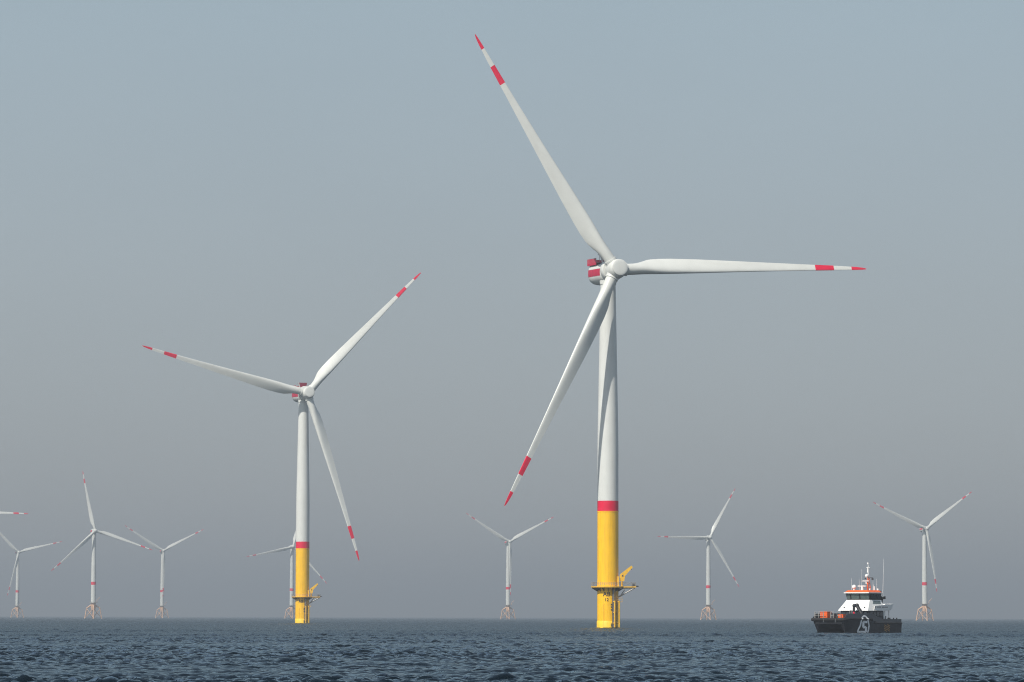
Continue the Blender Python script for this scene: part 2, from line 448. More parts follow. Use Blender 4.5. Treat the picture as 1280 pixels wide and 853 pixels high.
def nacelle_meshes():
    d = {}
    sta = [(4.3, 2.75, 2.5, -3.1), (4.7, 3.0, 2.3, -3.4), (6, 3.1, 2.2, -3.7), (9, 3.1, 2.2, -3.8), (12, 3.08, 2.2, -3.8), (13.8, 2.98, 2.2, -3.6), (14.4, 2.75, 2.05, -3.2), (14.65, 2.2, 1.7, -2.5)]
    d['nacelle'] = MB().loft([rounded_ring(*s) for s in sta]).mesh('nacelle', 'white', 50)
    g = MB().lathe([(1.9, 2.6), (2.0, 3.05), (2.3, 3.2), (4.0, 3.2), (4.25, 3.05), (4.35, 2.7)], 48, RING)
    d['generator'] = g.mesh('generator', 'white', 40)
    # red stripe: a shell that follows the nacelle side between two heights
    s = MB()
    for sgn in (1, -1):
        rings = []
        for (y, hw, zt, zb) in [t for t in sta if 4.7 <= t[0] <= 14.4]:
            ring = [p for p in rounded_ring(y, hw + .03, zt + .03, zb - .03, 240) if p.x * sgn > 0 and -1.55 < p.z < 0.55]
            ring.sort(key=lambda p: p.z)
            lo, hi = ring[0], ring[-1]
            m = [Vector((np.interp(z, [p.z for p in ring], [p.x for p in ring]), y, z)) for z in np.linspace(-1.5, .5, 9)]
            rings.append(m)
        n = 9
        vs = [p for r in rings for p in r]
        fs = [(i * n + k, i * n + k + 1, (i + 1) * n + k + 1, (i + 1) * n + k) for i in range(len(rings) - 1) for k in range(n - 1)]
        s.add(vs, fs)
    d['side_stripe'] = s.mesh('side_stripe', 'red_shaded', 50)
    # helihoist platform with red mesh railing panels
    h = MB()
    h.box((0, 11.0, 2.32), (5.6, 7.0, .14))
    d['hoist_platform'] = h.mesh('hoist_platform', 'grey_steel')
    rp = MB()
    for sx in (-1, 1):
        for k in range(7):
            rp.box((sx * 3.06, 7.95 + k * .99, 2.62), (.05, .96, 1.85))
    for k in range(6):
        rp.box((-2.35 + k * .94, 14.42, 2.62), (.90, .05, 1.85))
    d['railing_panels'] = rp.mesh('hoist_railing', 'red_shaded')
    ps = MB()
    for sx in (-1, 1):
        for k in range(8): ps.tube((sx * 3.06, 7.45 + k * .99, 2.3), (sx * 3.06, 7.45 + k * .99, 3.6), .045, n=6)
        ps.tube((sx * 3.06, 7.45, 3.58), (sx * 3.06, 14.42, 3.58), .045, n=6)
    for k in range(7): ps.tube((-2.82 + k * .94, 14.42, 2.3), (-2.82 + k * .94, 14.42, 3.6), .045, n=6)
    ps.tube((-2.82, 14.42, 3.58), (2.82, 14.42, 3.58), .045, n=6)
    d['railing_posts'] = ps.mesh('railing_posts', 'grey_steel')
    c = MB()
    c.hexa([(-1.2, 6.4, 2.0), (1.2, 6.4, 2.0), (1.2, 7.1, 2.0), (-1.2, 7.1, 2.0), (-2.1, 6.2, 4.75), (1.6, 6.2, 4.75), (1.6, 6.9, 4.75), (-2.1, 6.9, 4.75)])
    d['cooler'] = c.mesh('cooler', 'darkred')
    f = MB()
    f.hexa([(-1.4, 6.35, 2.0), (-1.22, 6.35, 2.0), (-1.22, 7.15, 2.0), (-1.4, 7.15, 2.0), (-2.3, 6.15, 4.8), (-2.12, 6.15, 4.8), (-2.12, 6.95, 4.8), (-2.3, 6.95, 4.8)])
    d['cooler_frame'] = f.mesh('cooler_frame', 'white')
    w = MB()
    w.tube((-1.9, 7.9, 2.2), (-1.9, 7.9, 4.9), .06, n=6).tube((-2.3, 7.9, 4.5), (-1.5, 7.9, 4.5), .045, n=6)
    w.sphere((-2.3, 7.9, 4.66), .13, 8, 5).tube((-1.5, 7.9, 4.5), (-1.5, 7.9, 4.85), .06, n=6)
    d['weather_mast'] = w.mesh('weather_mast', 'grey_steel')
    hub = MB()
    hub.lathe([(-3.0, 2.2), (-2.75, 2.42), (-2.0, 2.62), (-.9, 2.78), (.4, 2.82), (1.4, 2.72), (1.95, 2.5)], 48, RING)
    for i in range(3):
        q = Matrix.Rotation(R(90 - 120 * i), 4, 'Y')
        hub.lathe([(.4, 1.95), (1.9, 1.92), (2.55, 1.80), (2.75, 1.72)], 40, q)
    d['hub'] = hub.mesh('hub', 'white', 50)
    cap = MB().lathe([(-3.0, 2.30), (-3.25, 2.34), (-3.42, 2.28), (-3.5, 2.12), (-3.56, 1.6), (-3.6, .8), (-3.61, .02)], 48, RING)
    d['nose_cap'] = cap.mesh('nose_cap', 'white', 40)
    return d
NAC = nacelle_meshes()

def text_mesh(s, size):
    cu = bpy.data.curves.new('lettering', 'FONT')
    cu.body = s; cu.size = size; cu.align_x = 'CENTER'; cu.extrude = 0.0; cu.resolution_u = 3; cu.offset = 0.02 * size
    ob = bpy.data.objects.new('tmp', cu); COL.objects.link(ob)
    dg = bpy.context.evaluated_depsgraph_get(); dg.update()
    me = bpy.data.meshes.new_from_object(ob.evaluated_get(dg))
    bpy.data.objects.remove(ob); bpy.data.curves.remove(cu)
    return me

def lettering(parent, lines, ang, rad):
    """dark characters wrapped round the cylinder, centred on the direction ang from the camera side"""
    for s, z, size in lines:
        me = text_mesh(s, size)
        bm = bmesh.new(); bm.from_mesh(me)
        bmesh.ops.triangulate(bm, faces=bm.faces)
        bmesh.ops.subdivide_edges(bm, edges=[e for e in bm.edges if e.calc_length() > .35], cuts=2)
        for v in bm.verts:
            a = ang + v.co.x / rad
            v.co = Vector((rad * math.sin(a), -rad * math.cos(a), z + v.co.y))
        bm.to_mesh(me); bm.free()
        me.materials.clear(); me.materials.append(M['black_print'])
        o = link('lettering', me, parent)
        o['label'] = 'dark characters ' + s + ' painted on the yellow pile'

def monopile_turbine(name, label, loc, phase, yellow_top, letters):
    t = thing(name, label, 'wind turbine', loc, 0, 'turbines on yellow piles')
    HUB = 100.5
    pile = MB().lathe([(-2.0, 3.12), (1.75, 3.12), (1.95, 3.0)], 64).build('foundation_pile', 'yellow_low', t, 40)
    YT = yellow_top
    tp = MB().lathe([(1.9, 3.0), (YT - .02, 2.98)], 64).build('transition_piece', 'yellow', t, 40)
    MB().lathe([(YT - .25, 3.0), (YT - .25, 3.06), (YT, 3.06), (YT, 3.0)], 64, cap=False).build('flange', 'yellow', tp, 30)
    MB().tube((-1.2, -2.85, -1), (-1.2, -2.85, 6.8), .05, n=6).build('conduit', 'yellow_steel', tp)
    lettering(tp, letters, R(-8), 3.03)
    # tower and its red marking
    B1 = YT + 2.9
    rad = lambda z: 2.95 + (2.12 - 2.95) * max(0, (z - YT - 20)) / (98 - YT - 20)
    zs = [YT + (97.1 - YT) * i / 14 for i in range(15)]
    tower = MB().lathe([(z, rad(z)) for z in zs], 64).build('tower', 'white', t, 40)
    MB().lathe([(YT, rad(YT) + .035), (B1, rad(B1) + .035)], 64, cap=False).build('red_band', 'red', tower, 40)
    # working platform
    ZP = 11.3
    deck = MB()
    outline = [(4.75 * math.cos(a), 4.75 * math.sin(a)) for a in [R(25 + 310 * k / 40) for k in range(41)]]
    outline += [(7.9, -2.0), (7.9, 2.0)]
    n = len(outline)
    deck.add([(x, y, z) for z in (ZP, ZP + .3) for x, y in outline],
             [tuple(range(n - 1, -1, -1)), tuple(range(n, 2 * n))] + [(k, (k + 1) % n, n + (k + 1) % n, n + k) for k in range(n)])
    pf = deck.build('platform', 'yellow_steel', t, 30)
    rail = MB()
    pts = [Vector((x, y, 0)) for x, y in outline]
    run, total = [], 0
    for a, b in zip(pts, pts[1:] + pts[:1]):
        ln = (b - a).length
        m = max(1, round(ln / 1.1))
        for k in range(m): run.append(a.lerp(b, k / m))
    for p in run[::1]:
        q = p * (1 - .1 / p.length)
        rail.tube((q.x, q.y, ZP + .3), (q.x, q.y, ZP + 1.42), .035, n=5)
    for zz in (.75, 1.08, 1.42):
        for a, b in zip(run, run[1:] + run[:1]):
            a2, b2 = a * (1 - .1 / a.length), b * (1 - .1 / b.length)
            rail.tube((a2.x, a2.y, ZP + zz), (b2.x, b2.y, ZP + zz), .03, n=5)
    rail.build('railing', 'grey_steel', pf)
    prof = [(3.0, ZP - .02), (4.5, ZP - .02), (4.5, ZP - .25), (3.0, ZP - 1.15)]
    gm = MB().hexa([(r, e * .06, z) for e in (-1, 1) for r, z in prof]).mesh('gusset', 'dark_steel', 0)
    for k in range(16): link('gusset', gm, pf, Matrix.Rotation(2 * math.pi * k / 16, 4, 'Z'))
    for sy in (-1.6, 1.6):
        MB().box(((7.6 + 2.4) / 2, sy, ZP - .2), (5.2, .22, .38)).tube((7.2, sy, ZP - .3), (2.55, sy, ZP - 2.9), .19, n=8).tube((5.0, sy, ZP - .3), (3.6, sy, ZP - 2.2), .1, n=6).build('support_strut', 'grey_steel', pf)
    MB().box((7.2, -1.1, ZP + .75), (.7, .8, .85)).build('equipment_box', 'dark_steel', pf)
    MB().box((8.25, .4, ZP + .35), (.75, 1.4, .35)).build('end_bumper', 'dark_steel', pf)
    # davit crane
    cr = MB().tube((3.95, -.9, ZP + .3), (3.95, -.9, ZP + 1.7), .34, .3, n=14).build('davit_crane', 'yellow_steel', t)
    boom = MB()
    prof = [(3.35, ZP + 1.75), (4.55, ZP + 1.75), (4.75, ZP + 3.2), (6.95, ZP + 5.65), (6.65, ZP + 6.1), (6.4, ZP + 6.0), (3.3, ZP + 3.6)]
    m = len(prof)
    boom.add([(x, -.9 + e * .32, z) for e in (-1, 1) for x, z in prof],
             [tuple(range(m - 1, -1, -1)), tuple(range(m, 2 * m))] + [(k, (k + 1) % m, m + (k + 1) % m, m + k) for k in range(m)])
    boom.build('boom', 'yellow_steel', cr, 0)
    MB().tube((6.6, -.9, ZP + 5.7), (6.6, -.9, ZP + 5.0), .09, n=6).build('hook', 'dark_steel', cr)
    MB().tube((4.1, -1.24, ZP + 3.3), (4.1, -1.3, ZP + 3.3), .22, n=10).build('slew_motor', 'dark_steel', cr)
    # access door hood beside the crane
    MB().box((2.85, -1.2, ZP + 1.7), (.55, 1.0, 2.8)).build('access_hood', 'yellow_steel', tp)
    # boat landing: two fender tubes with a ladder between them
    d = Vector((math.sin(R(37)), -math.cos(R(37)), 0)); lat = Vector((math.cos(R(37)), math.sin(R(37)), 0))
    bl = thing_part('boat_landing', t)
    for sg in (-1, 1):
        c = d * 4.15 + lat * (.80 * sg)
        tb = MB().tube((c.x, c.y, -1.9), (c.x, c.y, 7.6), .23, n=12)
        for z in (1.2, 4.2, 7.2):
            e = d * 2.85 + lat * (.7 * sg)
            tb.tube((c.x, c.y, z), (e.x, e.y, z + .25), .15, n=8)
        tb.build('fender_tube', 'yellow_steel', bl)
    lad = MB()
    for sg in (-1, 1):
        c = d * 3.75 + lat * (.27 * sg)
        lad.tube((c.x, c.y, -1.8), (c.x, c.y, ZP + 1.2), .06, n=6)
    z = -.6
    while z < ZP + .9:
        a, b = d * 3.75 - lat * .27, d * 3.75 + lat * .27
        lad.tube((a.x, a.y, z), (b.x, b.y, z), .03, n=5); z += .33
    lad.build('ladder', 'dark_steel', bl)
    c = d * 3.6 + lat * 1.35
    rp = MB().box((c.x, c.y, 7.25), (1.5, 1.5, .12))
    for ex, ey in ((-.7, -.7), (.7, -.7), (.7, .7), (-.7, .7)): rp.tube((c.x + ex, c.y + ey, 7.3), (c.x + ex, c.y + ey, 8.4), .035, n=5)
    for zz in (7.85, 8.4):
        rp.path([(c.x - .7, c.y - .7, zz), (c.x + .7, c.y - .7, zz), (c.x + .7, c.y + .7, zz)], .03, 5)
    rp.build('rest_platform', 'yellow_steel', bl)
    for ang, nm in ((23, 'dark_steel'), (27, 'grey_steel')):
        c = Vector((math.sin(R(ang)), -math.cos(R(ang)), 0)) * 3.42
        MB().tube((c.x, c.y, -1.9), (c.x, c.y, ZP), .19, n=10).build('cable_tube', nm, t)
    for zz in (5.1, 5.9, 6.6, .6, 1.1):
        c = Vector((math.sin(R(17)), -math.cos(R(17)), 0)) * 3.1
        MB().box((c.x, c.y, zz), (.3, .5, .24), Matrix.Rotation(R(17), 3, 'Z')).build('dark_block', 'dark_steel', tp)  # small dark blocks on the pile face
    # head
    fr = rotor_frame(HUB, 6.0)
    na = link('nacelle', NAC['nacelle'], t, rotor_frame(HUB, 6.0, R(-1.2)))
    for k, nm in (('generator', 'generator'), ('side_stripe', 'side_stripe'), ('hoist_platform', 'hoist_platform'), ('railing_panels', 'hoist_railing'), ('railing_posts', 'railing_posts'), ('cooler', 'cooler'), ('cooler_frame', 'cooler_frame'), ('weather_mast', 'weather_mast')):
        link(nm, NAC[k], na)
    MB().lathe([(96.7, 2.3), (98.0, 2.4)], 48).build('yaw_bearing', 'white', t)
    hb = link('hub', NAC['hub'], t, fr @ Matrix.Rotation(-R(phase), 4, 'Y'))
    link('nose_cap', NAC['nose_cap'], hb)
    add_blades(t, fr, phase, BIG)
    return t

def thing_part(name, parent):
    o = bpy.data.objects.new(name, None); COL.objects.link(o); o.parent = parent; o.empty_display_size = .5
    return o

def ground_point(x, scale):
    p = px_at(x, HORIZON + (x - 640) * math.tan(ROLL), F_PX / scale)
    return (p.x, p.y, 0.0)

monopile_turbine('wind_turbine', 'tall white wind turbine on a thick yellow pile, largest and nearest of all', ground_point(759.8, 4.44), 2.1, 32.7, [('AB', 8.85, 1.75), ('12', 7.45, 1.2)])
monopile_turbine('wind_turbine', 'second nearest white wind turbine on a yellow pile, left of the largest one', ground_point(377.7, 2.85), 46.2, 32.7, [('AB', 8.85, 1.75)])

# --- jacket turbines (the hazy ones behind)
SMALL = blade_meshes(67.5, 0.95, 2.2)

def jacket_parts():
    p = []
    HUB = 96.3
    p.append(('tower', None, MB().lathe([(17.5, 2.75), (45, 2.7), (93.6, 2.1)], 40).mesh('tower', 'white', 40)))
    p.append(('red_band', 'tower', MB().lathe([(37.0, 2.76), (40.3, 2.75)], 40, cap=False).mesh('red_band', 'red', 40)))
    tp = MB().lathe([(9.8, 2.2), (12.5, 2.75), (17.5, 2.8)], 32)
    p.append(('transition_piece', None, tp.mesh('transition_piece', 'orange_steel', 40)))
    p.append(('platform', None, MB().lathe([(17.3, 4.6), (17.6, 4.6)], 24).mesh('platform', 'grey_steel', 30)))
    rl = MB()
    for zz in (18.1, 18.7):
        rl.path([(4.5 * math.cos(2 * math.pi * k / 20), 4.5 * math.sin(2 * math.pi * k / 20), zz) for k in range(21)], .06, 5)
    for k in range(20): rl.tube((4.5 * math.cos(2 * math.pi * k / 20), 4.5 * math.sin(2 * math.pi * k / 20), 17.6), (4.5 * math.cos(2 * math.pi * k / 20), 4.5 * math.sin(2 * math.pi * k / 20), 18.7), .06, n=5)
    p.append(('railing', 'platform', rl.mesh('railing', 'grey_steel')))
    foot, knee = [], []
    for k in range(4):
        a = R(-80 + 90 * k)
        c, s = math.cos(a), math.sin(a)
        f, q = Vector((9.6 * c, 9.6 * s, -2.0)), Vector((7.2 * c, 7.2 * s, 11.4))
        foot.append(f); knee.append(q)
        m = MB().tube(f, q, .6, .55, n=12).sphere(q, .68, 10, 6)
        m.tube(q, (1.6 * c, 1.6 * s, 15.2), .6, 1.0, n=12)
        p.append(('leg', None, m.mesh('leg', 'orange_steel', 40)))
    for k in range(4):
        a, b = (foot[k], knee[k]), (foot[(k + 1) % 4], knee[(k + 1) % 4])
        lerp = lambda e, t: e[0].lerp(e[1], t)
        m = MB().tube(lerp(a, .18), lerp(b, .97), .26, n=8).tube(lerp(b, .18), lerp(a, .97), .26, n=8)
        p.append(('brace', None, m.mesh('brace', 'orange_steel', 40)))
    m = MB().tube((4.2, -2.0, 17.6), (4.2, -2.0, 20.2), .3, n=8).tube((4.2, -2.0, 20.2), (7.4, -2.5, 23.2), .28, n=8)
    p.append(('davit_crane', None, m.mesh('davit_crane', 'orange_steel', 40)))
    na = MB().loft([rounded_ring(y, hw, zt, zb, 24, 5) for y, hw, zt, zb in ((1.9, 2.3, 2.2, -2.3), (2.6, 2.6, 2.6, -2.7), (11.5, 2.6, 2.7, -2.6), (12.3, 2.2, 2.3, -2.0))])
    p.append(('nacelle', 'HEAD', na.mesh('nacelle', 'white', 40)))
    st = MB()
    for sx in (-1, 1): st.box((sx * 2.63, 8.0, .6), (.06, 6.5, 1.5))
    p.append(('side_stripe', 'nacelle', st.mesh('side_stripe', 'red')))
    hub = MB().lathe([(-2.8, .3), (-2.6, 1.0), (-2.0, 1.8), (-1.0, 2.25), (0.5, 2.4), (2.0, 2.3)], 28, RING)
    for i in range(3): hub.lathe([(.3, 1.75), (2.3, 1.7)], 24, Matrix.Rotation(R(90 - 120 * i), 4, 'Y'))
    p.append(('hub', 'HUB', hub.mesh('hub', 'white', 50)))
    return p, rotor_frame(HUB, 5.6)
JP, JF = jacket_parts()

def jacket_turbine(label, loc, phase):
    t = thing('wind_turbine', label, 'wind turbine', loc, 0, 'hazy turbines on lattice jackets')
    made = {}
    for nm, par, me in JP:
        if par == 'HEAD': o = link(nm, me, t, JF)
        elif par == 'HUB': o = link(nm, me, t, JF @ Matrix.Rotation(-R(phase), 4, 'Y'))
        elif par: o = link(nm, me, made[par])
        else: o = link(nm, me, t)
        made.setdefault(nm, o)
    add_blades(t, JF, phase, SMALL)

for x, s, ph, lab in (
    (-59, 1.37, 0, 'hazy wind turbine mostly out of frame, one red-banded blade tip at the left edge'),
    (21.5, .845, 14.4, 'faint hazy wind turbine by the left edge, left of the taller three-bladed one'),
    (116.5, 1.135, 102, 'hazy white wind turbine with one blade pointing up, between two fainter ones at left'),
    (202.5, .87, 28, 'faint hazy wind turbine with raised Y blades, between the left group and yellow pile'),
    (364.5, .93, 72.5, 'faint hazy wind turbine half hidden behind the second nearest yellow pile'),
    (635, 1.0, 28.5, 'faint hazy wind turbine with Y blades under the largest turbine\'s lower blade tip'),
    (885.5, 1.067, 60, 'hazy wind turbine with one blade level to the left, between largest turbine and boat'),
    (1156, 1.19, 36.5, 'hazy white wind turbine standing behind the boat, rightmost of all turbines')):
    jacket_turbine(lab, ground_point(x, s), ph)

# ------------------------------------------------------------------ the crew boat
BS = 6.33                       # pixels per metre at the boat
BA = R(40)                      # angle between the bow direction and the view
BX, BWL = 1071.0, 790.6
SCL = 1.0
bp_ = ground_point(BX, BS)
boat = thing('crew_transfer_boat', 'black and white catamaran workboat with orange roof lying on the sea', 'boat', (bp_[0], bp_[1], 0.0), math.atan2(-math.cos(BA), -math.sin(BA)))
boat.scale = (SCL,) * 3

def side_x(px):                 # photograph column -> position along the port side
    return ((px - BX) / BS / SCL - 4.0 * math.cos(BA)) / -math.sin(BA)
def side_z(py):
    return (BWL - py) / BS / SCL

XS = [-9.8, -8, -6, -4, -2, 0, 2, 4, 5.5, 6.8, 7.8, 8.6, 9.2, 9.6]
def rub_z(x): return interp(x, [-9.8, -.6, .4, 9.8], [1.95, 1.95, 2.72, 2.78])
def top_z(x): return interp(x, [-9.8, -3.4, .6, 8.6, 9.6], [2.75, 2.75, 3.85, 3.80, 2.95])
def half_rub(x): return interp(x, [-9.8, 6, 8.5, 9.6], [4.0, 4.0, 3.98, 3.85])
def half_wl(x): return interp(x, [-9.8, -6, 3, 6, 8, 9.0, 9.6], [3.86, 3.90, 3.90, 3.80, 3.50, 3.22, 3.22])
def inner_wl(x): return interp(x, [-9.8, 2, 6, 8, 9.0, 9.6], [1.7, 1.75, 2.3, 2.85, 3.14, 3.14])
def outer_y(x, z):
    rz = rub_z(x)
    if z <= rz:
        f = max(0, z) / rz
        return half_wl(x) + (half_rub(x) - half_wl(x)) * f ** 1.15
    return half_rub(x) - (z - rz) * 0.14

def demihull(sg):
    rings = []
    for x in XS:
        rz = rub_z(x)
        ow, iw = half_wl(x), inner_wl(x)
        rake = max(0, x - 8.0)
        ky, kz = (ow + iw) / 2, -1.15 + .35 * rake
        pts = [(outer_y(x, rz * f), rz * f) for f in (1, .75, .5, .25, .08)]
        pts += [(ow, 0), ((ow + ky) / 2 + .08, kz * .6), (ky, kz), ((iw + ky) / 2 - .08, kz * .6), (iw, 0), (iw - .05, .5), (iw - .25, 1.05), (iw - .6, 1.5), (iw - 1.05, 1.72)]
        pts += [(iw - 1.05, rz - .05)]
        rings.append([Vector((x - rake * .55 * max(0, 1 - z / 2.6), sg * y, z)) for y, z in pts])
    return MB().loft(rings)
demihull(1).build('port_hull', 'hull', boat, 50)
demihull(-1).build('starboard_hull', 'hull', boat, 50)
bd = MB().box((.2, 0, 2.02), (18.0, 4.4, .6))
bd.build('wet_deck', 'hull', boat)
MB().add([(x, s * 3.8, rub_z(x) - .03) for x in XS for s in (-1, 1)], [(2 * i, 2 * i + 1, 2 * i + 3, 2 * i + 2) for i in range(len(XS) - 1)]).build('deck', 'deck', boat)
for sg, nm in ((1, 'bulwark'), (-1, 'bulwark')):
    rings = []
    for x in [-9.75, -8, -6, -4.5, -3.4, -2.6, -1.8, -.6, .4, .6, 2, 4, 6, 7.5, 8.6, 9.2, 9.55]:
        rz, tz = rub_z(x), top_z(x)
        a, b = outer_y(x, rz) - .01, outer_y(x, tz)
        rings.append([Vector((x, sg * a, rz)), Vector((x, sg * b, tz)), Vector((x, sg * (b - .14), tz)), Vector((x, sg * (a - .14), rz - .02))])
    MB().loft(rings).build(nm, 'bulwark', boat, 40)
    rr = MB()
    xs = [9.5, 8, 6, 4, 2, .4, -.6]
    xs2 = [-.2, -2, -4, -6, -8, -9.8]
    rr.path([(x, sg * (outer_y(x, rub_z(x)) + .03), max(rub_z(x), 2.72)) for x in xs[:-1]], .13, 8)
    rr.path([(x, sg * (outer_y(x, 1.95) + .03), 1.95) for x in xs2], .13, 8)
    rr.build('rub_rail', 'rubber', boat)
MB().box((-9.8, 0, 2.2), (.16, 7.7, 1.1)).build('transom_bulwark', 'bulwark', boat)
fd = MB().tube((9.75, -3.7, 2.62), (9.75, 3.7, 2.62), .34, n=12)
for sg in (-1, 1): fd.tube((9.75, sg * 3.7, 2.62), (8.9, sg * 4.0, 2.66), .34, .26, n=12).sphere((9.75, sg * 3.7, 2.62), .34, 10, 6)
fd.build('bow_fender', 'rubber', boat)
MB().box((9.35, 0, 2.2), (.5, 6.3, .75)).build('bow_beam', 'hull', boat)
for y in (-.9, 2.0): MB().box((10.02, y, 2.45), (.14, .12, .7)).build('fender_bracket', 'deck', boat)

# lower cabin, dark
lc = MB().hexa([(1.0, -3.35, 2.6), (1.0, 3.35, 2.6), (-4.4, 3.35, 1.9), (-4.4, -3.35, 1.9), (.7, -3.3, 4.4), (.7, 3.3, 4.4), (-4.4, 3.3, 4.4), (-4.4, -3.3, 4.4)]).build('lower_cabin', 'hull', boat)
for k in range(5):
    y = -2.6 + 1.3 * k
    MB().box((.90, y, 3.75), (.06, 1.05, .75), Matrix.Rotation(R(-9), 3, 'Y')).build('window_pane', 'glass_dark', lc)
for k in range(4):
    MB().box((-.2 - 1.15 * k, 3.36, 3.75), (.95, .06, .72)).build('window_pane', 'glass_dark', lc)
# white upper deckhouse
up = MB()
up.hexa([(1.35, -3.6, 4.38), (1.35, 3.6, 4.38), (-4.5, 3.6, 4.38), (-4.5, -3.6, 4.38), (-.5, -2.75, 6.5), (-.5, 2.75, 6.5), (-4.5, 2.75, 6.5), (-4.5, -2.75, 6.5)])
dh = up.build('deckhouse', 'boat_white', boat)
nr = Vector((2.12, 0, 1.85)).normalized()
def front(y, z):                # a point on the raked front face
    f = (z - 4.38) / 2.12
    return Vector((1.35 - 1.85 * f, y, z))
for y in (-2.4, 2.45):
    c = front(y, 5.0)
    MB().tube(c - nr * .05, c + nr * .05, .17, n=12).build('porthole', 'glass_dark', dh)
# window recess on the port side of the deckhouse
def sidep(x, z, off=.0):
    f = (z - 4.38) / 2.12
    return Vector((x, 3.6 - .85 * f + off, z))
MB().hexa([sidep(-1.1, 5.75, -.05), sidep(-3.9, 5.75, -.05), sidep(-3.9, 5.75, .04), sidep(-1.1, 5.75, .04), sidep(-1.7, 6.38, -.05), sidep(-3.9, 6.38, -.05), sidep(-3.9, 6.38, .04), sidep(-1.7, 6.38, .04)]).build('window_pane', 'glass', dh)
# aft deck overhang with white bulwark
ad = MB().hexa([(-4.5, -3.5, 4.4), (-4.5, 3.5, 4.4), (-6.9, 3.3, 4.5), (-6.9, -3.3, 4.5), (-4.5, -3.6, 4.65), (-4.5, 3.6, 4.65), (-7.5, 3.4, 4.9), (-7.5, -3.4, 4.9)])
aft = ad.build('aft_deck', 'boat_white', boat)
for sg in (-1, 1):
    MB().hexa([(-.6, sg * 3.62, 4.42), (-.6, sg * 3.70, 4.42), (-6.9, sg * 3.50, 4.52), (-6.9, sg * 3.42, 4.52), (-.9, sg * 3.62, 5.3), (-.9, sg * 3.70, 5.3), (-7.7, sg * 3.5, 5.75), (-7.7, sg * 3.42, 5.75)]).build('side_bulwark', 'boat_white', aft)
MB().hexa([(-6.9, -3.4, 4.6), (-6.9, 3.4, 4.6), (-6.98, 3.4, 4.6), (-6.98, -3.4, 4.6), (-7.7, -3.4, 5.75), (-7.7, 3.4, 5.75), (-7.8, 3.4, 5.75), (-7.8, -3.4, 5.75)]).build('stern_bulwark', 'boat_white', aft)
nb = MB()
xx = -1.0
for w_, g_ in ((.35, .35), (.22, .1), (.3, .1), (.26, .1), (.3, .35), (.24, .1), (.3, .1), (.22, .1), (.3, .1), (.26, .1), (.3, .0)):
    nb.box((xx - w_ / 2, 3.715 - (abs(xx) - .6) * .031, 5.1), (w_, .03, .2)); xx -= w_ + g_
nb.build('name_lettering', 'name_grey', aft)
for x in (-5.2, -6.6):
    for sg in (-1, 1): MB().tube((x, sg * 3.1, 1.9), (x, sg * 3.1, 4.5), .09, n=8).build('aft_post', 'boat_white', boat)
MB().box((-4.75, 2.9, 3.0), (.5, .6, 2.4)).build('deck_locker', 'boat_white', boat)
# wheelhouse
wh = MB().hexa([(-.62, -2.68, 6.5), (-.62, 2.68, 6.5), (-4.3, 2.68, 6.5), (-4.3, -2.68, 6.5), (-.22, -2.86, 7.8), (-.22, 2.86, 7.8), (-4.4, 2.86, 7.8), (-4.4, -2.86, 7.8)]).build('wheelhouse', 'rubber', boat)
def pane(a0, a1, b0, b1, nrm, mat):
    """a pane between bottom corners a0,a1 and top corners b0,b1"""
    nrm = Vector(nrm).normalized()
    q = [Vector(p) for p in (a0, a1, b1, b0)]
    MB().add([p - nrm * .02 for p in q] + [p + nrm * .035 for p in q], [(3, 2, 1, 0), (4, 5, 6, 7), (0, 1, 5, 4), (1, 2, 6, 5), (2, 3, 7, 6), (3, 0, 4, 7)]).build('window_pane', mat, wh)
def whf(y, z): f = (z - 6.5) / 1.3; return (-.62 + .40 * f, y * (1 + .065 * f), z)
for y0, y1 in ((-2.6, -1.85), (-1.5, .25), (.6, 2.5)):
    pane(whf(y0, 6.66), whf(y1, 6.66), whf(y0, 7.66), whf(y1, 7.66), (1, 0, -.3), 'glass')
def whs(x, z): f = (z - 6.5) / 1.3; return (x, 2.68 + .18 * f, z)
for x0, x1 in ((-.75, -1.75), (-1.9, -2.9), (-3.05, -4.15)):
    pane(whs(x0, 6.66), whs(x1, 6.66), whs(x0, 7.66), whs(x1, 7.66), (0, 1, -.14), 'glass_dark')
rf = MB().box((-2.2, 0, 7.9), (4.7, 6.0, .2)).build('roof', 'boat_white', boat)
MB().hexa([(.05, -2.9, 8.0), (.05, 2.9, 8.0), (-4.45, 2.9, 8.0), (-4.45, -2.9, 8.0), (-.5, -2.4, 8.42), (-.5, 2.4, 8.42), (-4.2, 2.4, 8.42), (-4.2, -2.4, 8.42)]).build('roof_rim', 'boat_orange', rf)
# roof gear
MB().tube((-1.4, -1.6, 8.4), (-1.4, -1.6, 8.75), .2, n=10).sphere((-1.4, -1.6, 9.05), .43, 16, 10, 1.05).build('satellite_dome', 'boat_white', boat)
mast = MB()
for dx, dy in ((-.35, -.3), (-.35, .3), (.35, 0)): mast.tube((-4.0 + dx, dy, 8.4), (-4.0 + dx * .4, dy * .4, 11.0), .09, .07, n=8)
for z in (9.0, 9.7, 10.4): mast.box((-4.0, 0, z), (.75 - (z - 9) * .2, .6 - (z - 9) * .15, .08))
mo = mast.build('mast', 'boat_orange', boat)
MB().tube((-4.0, 0, 11.0), (-4.0, 0, 13.7), .10, .06, n=8).tube((-4.0, -.12, 11.9), (-4.0, -.05, 13.0), .16, .13, n=8).box((-4.0, 0, 13.72), (.3, .3, .35)).box((-4.0, 0, 12.9), (.12, .9, .07)).build('top_pole', 'boat_white', mo)
MB().sphere((-3.75, -.2, 11.25), .34, 12, 8, 1.1).build('radome', 'boat_white', mo)
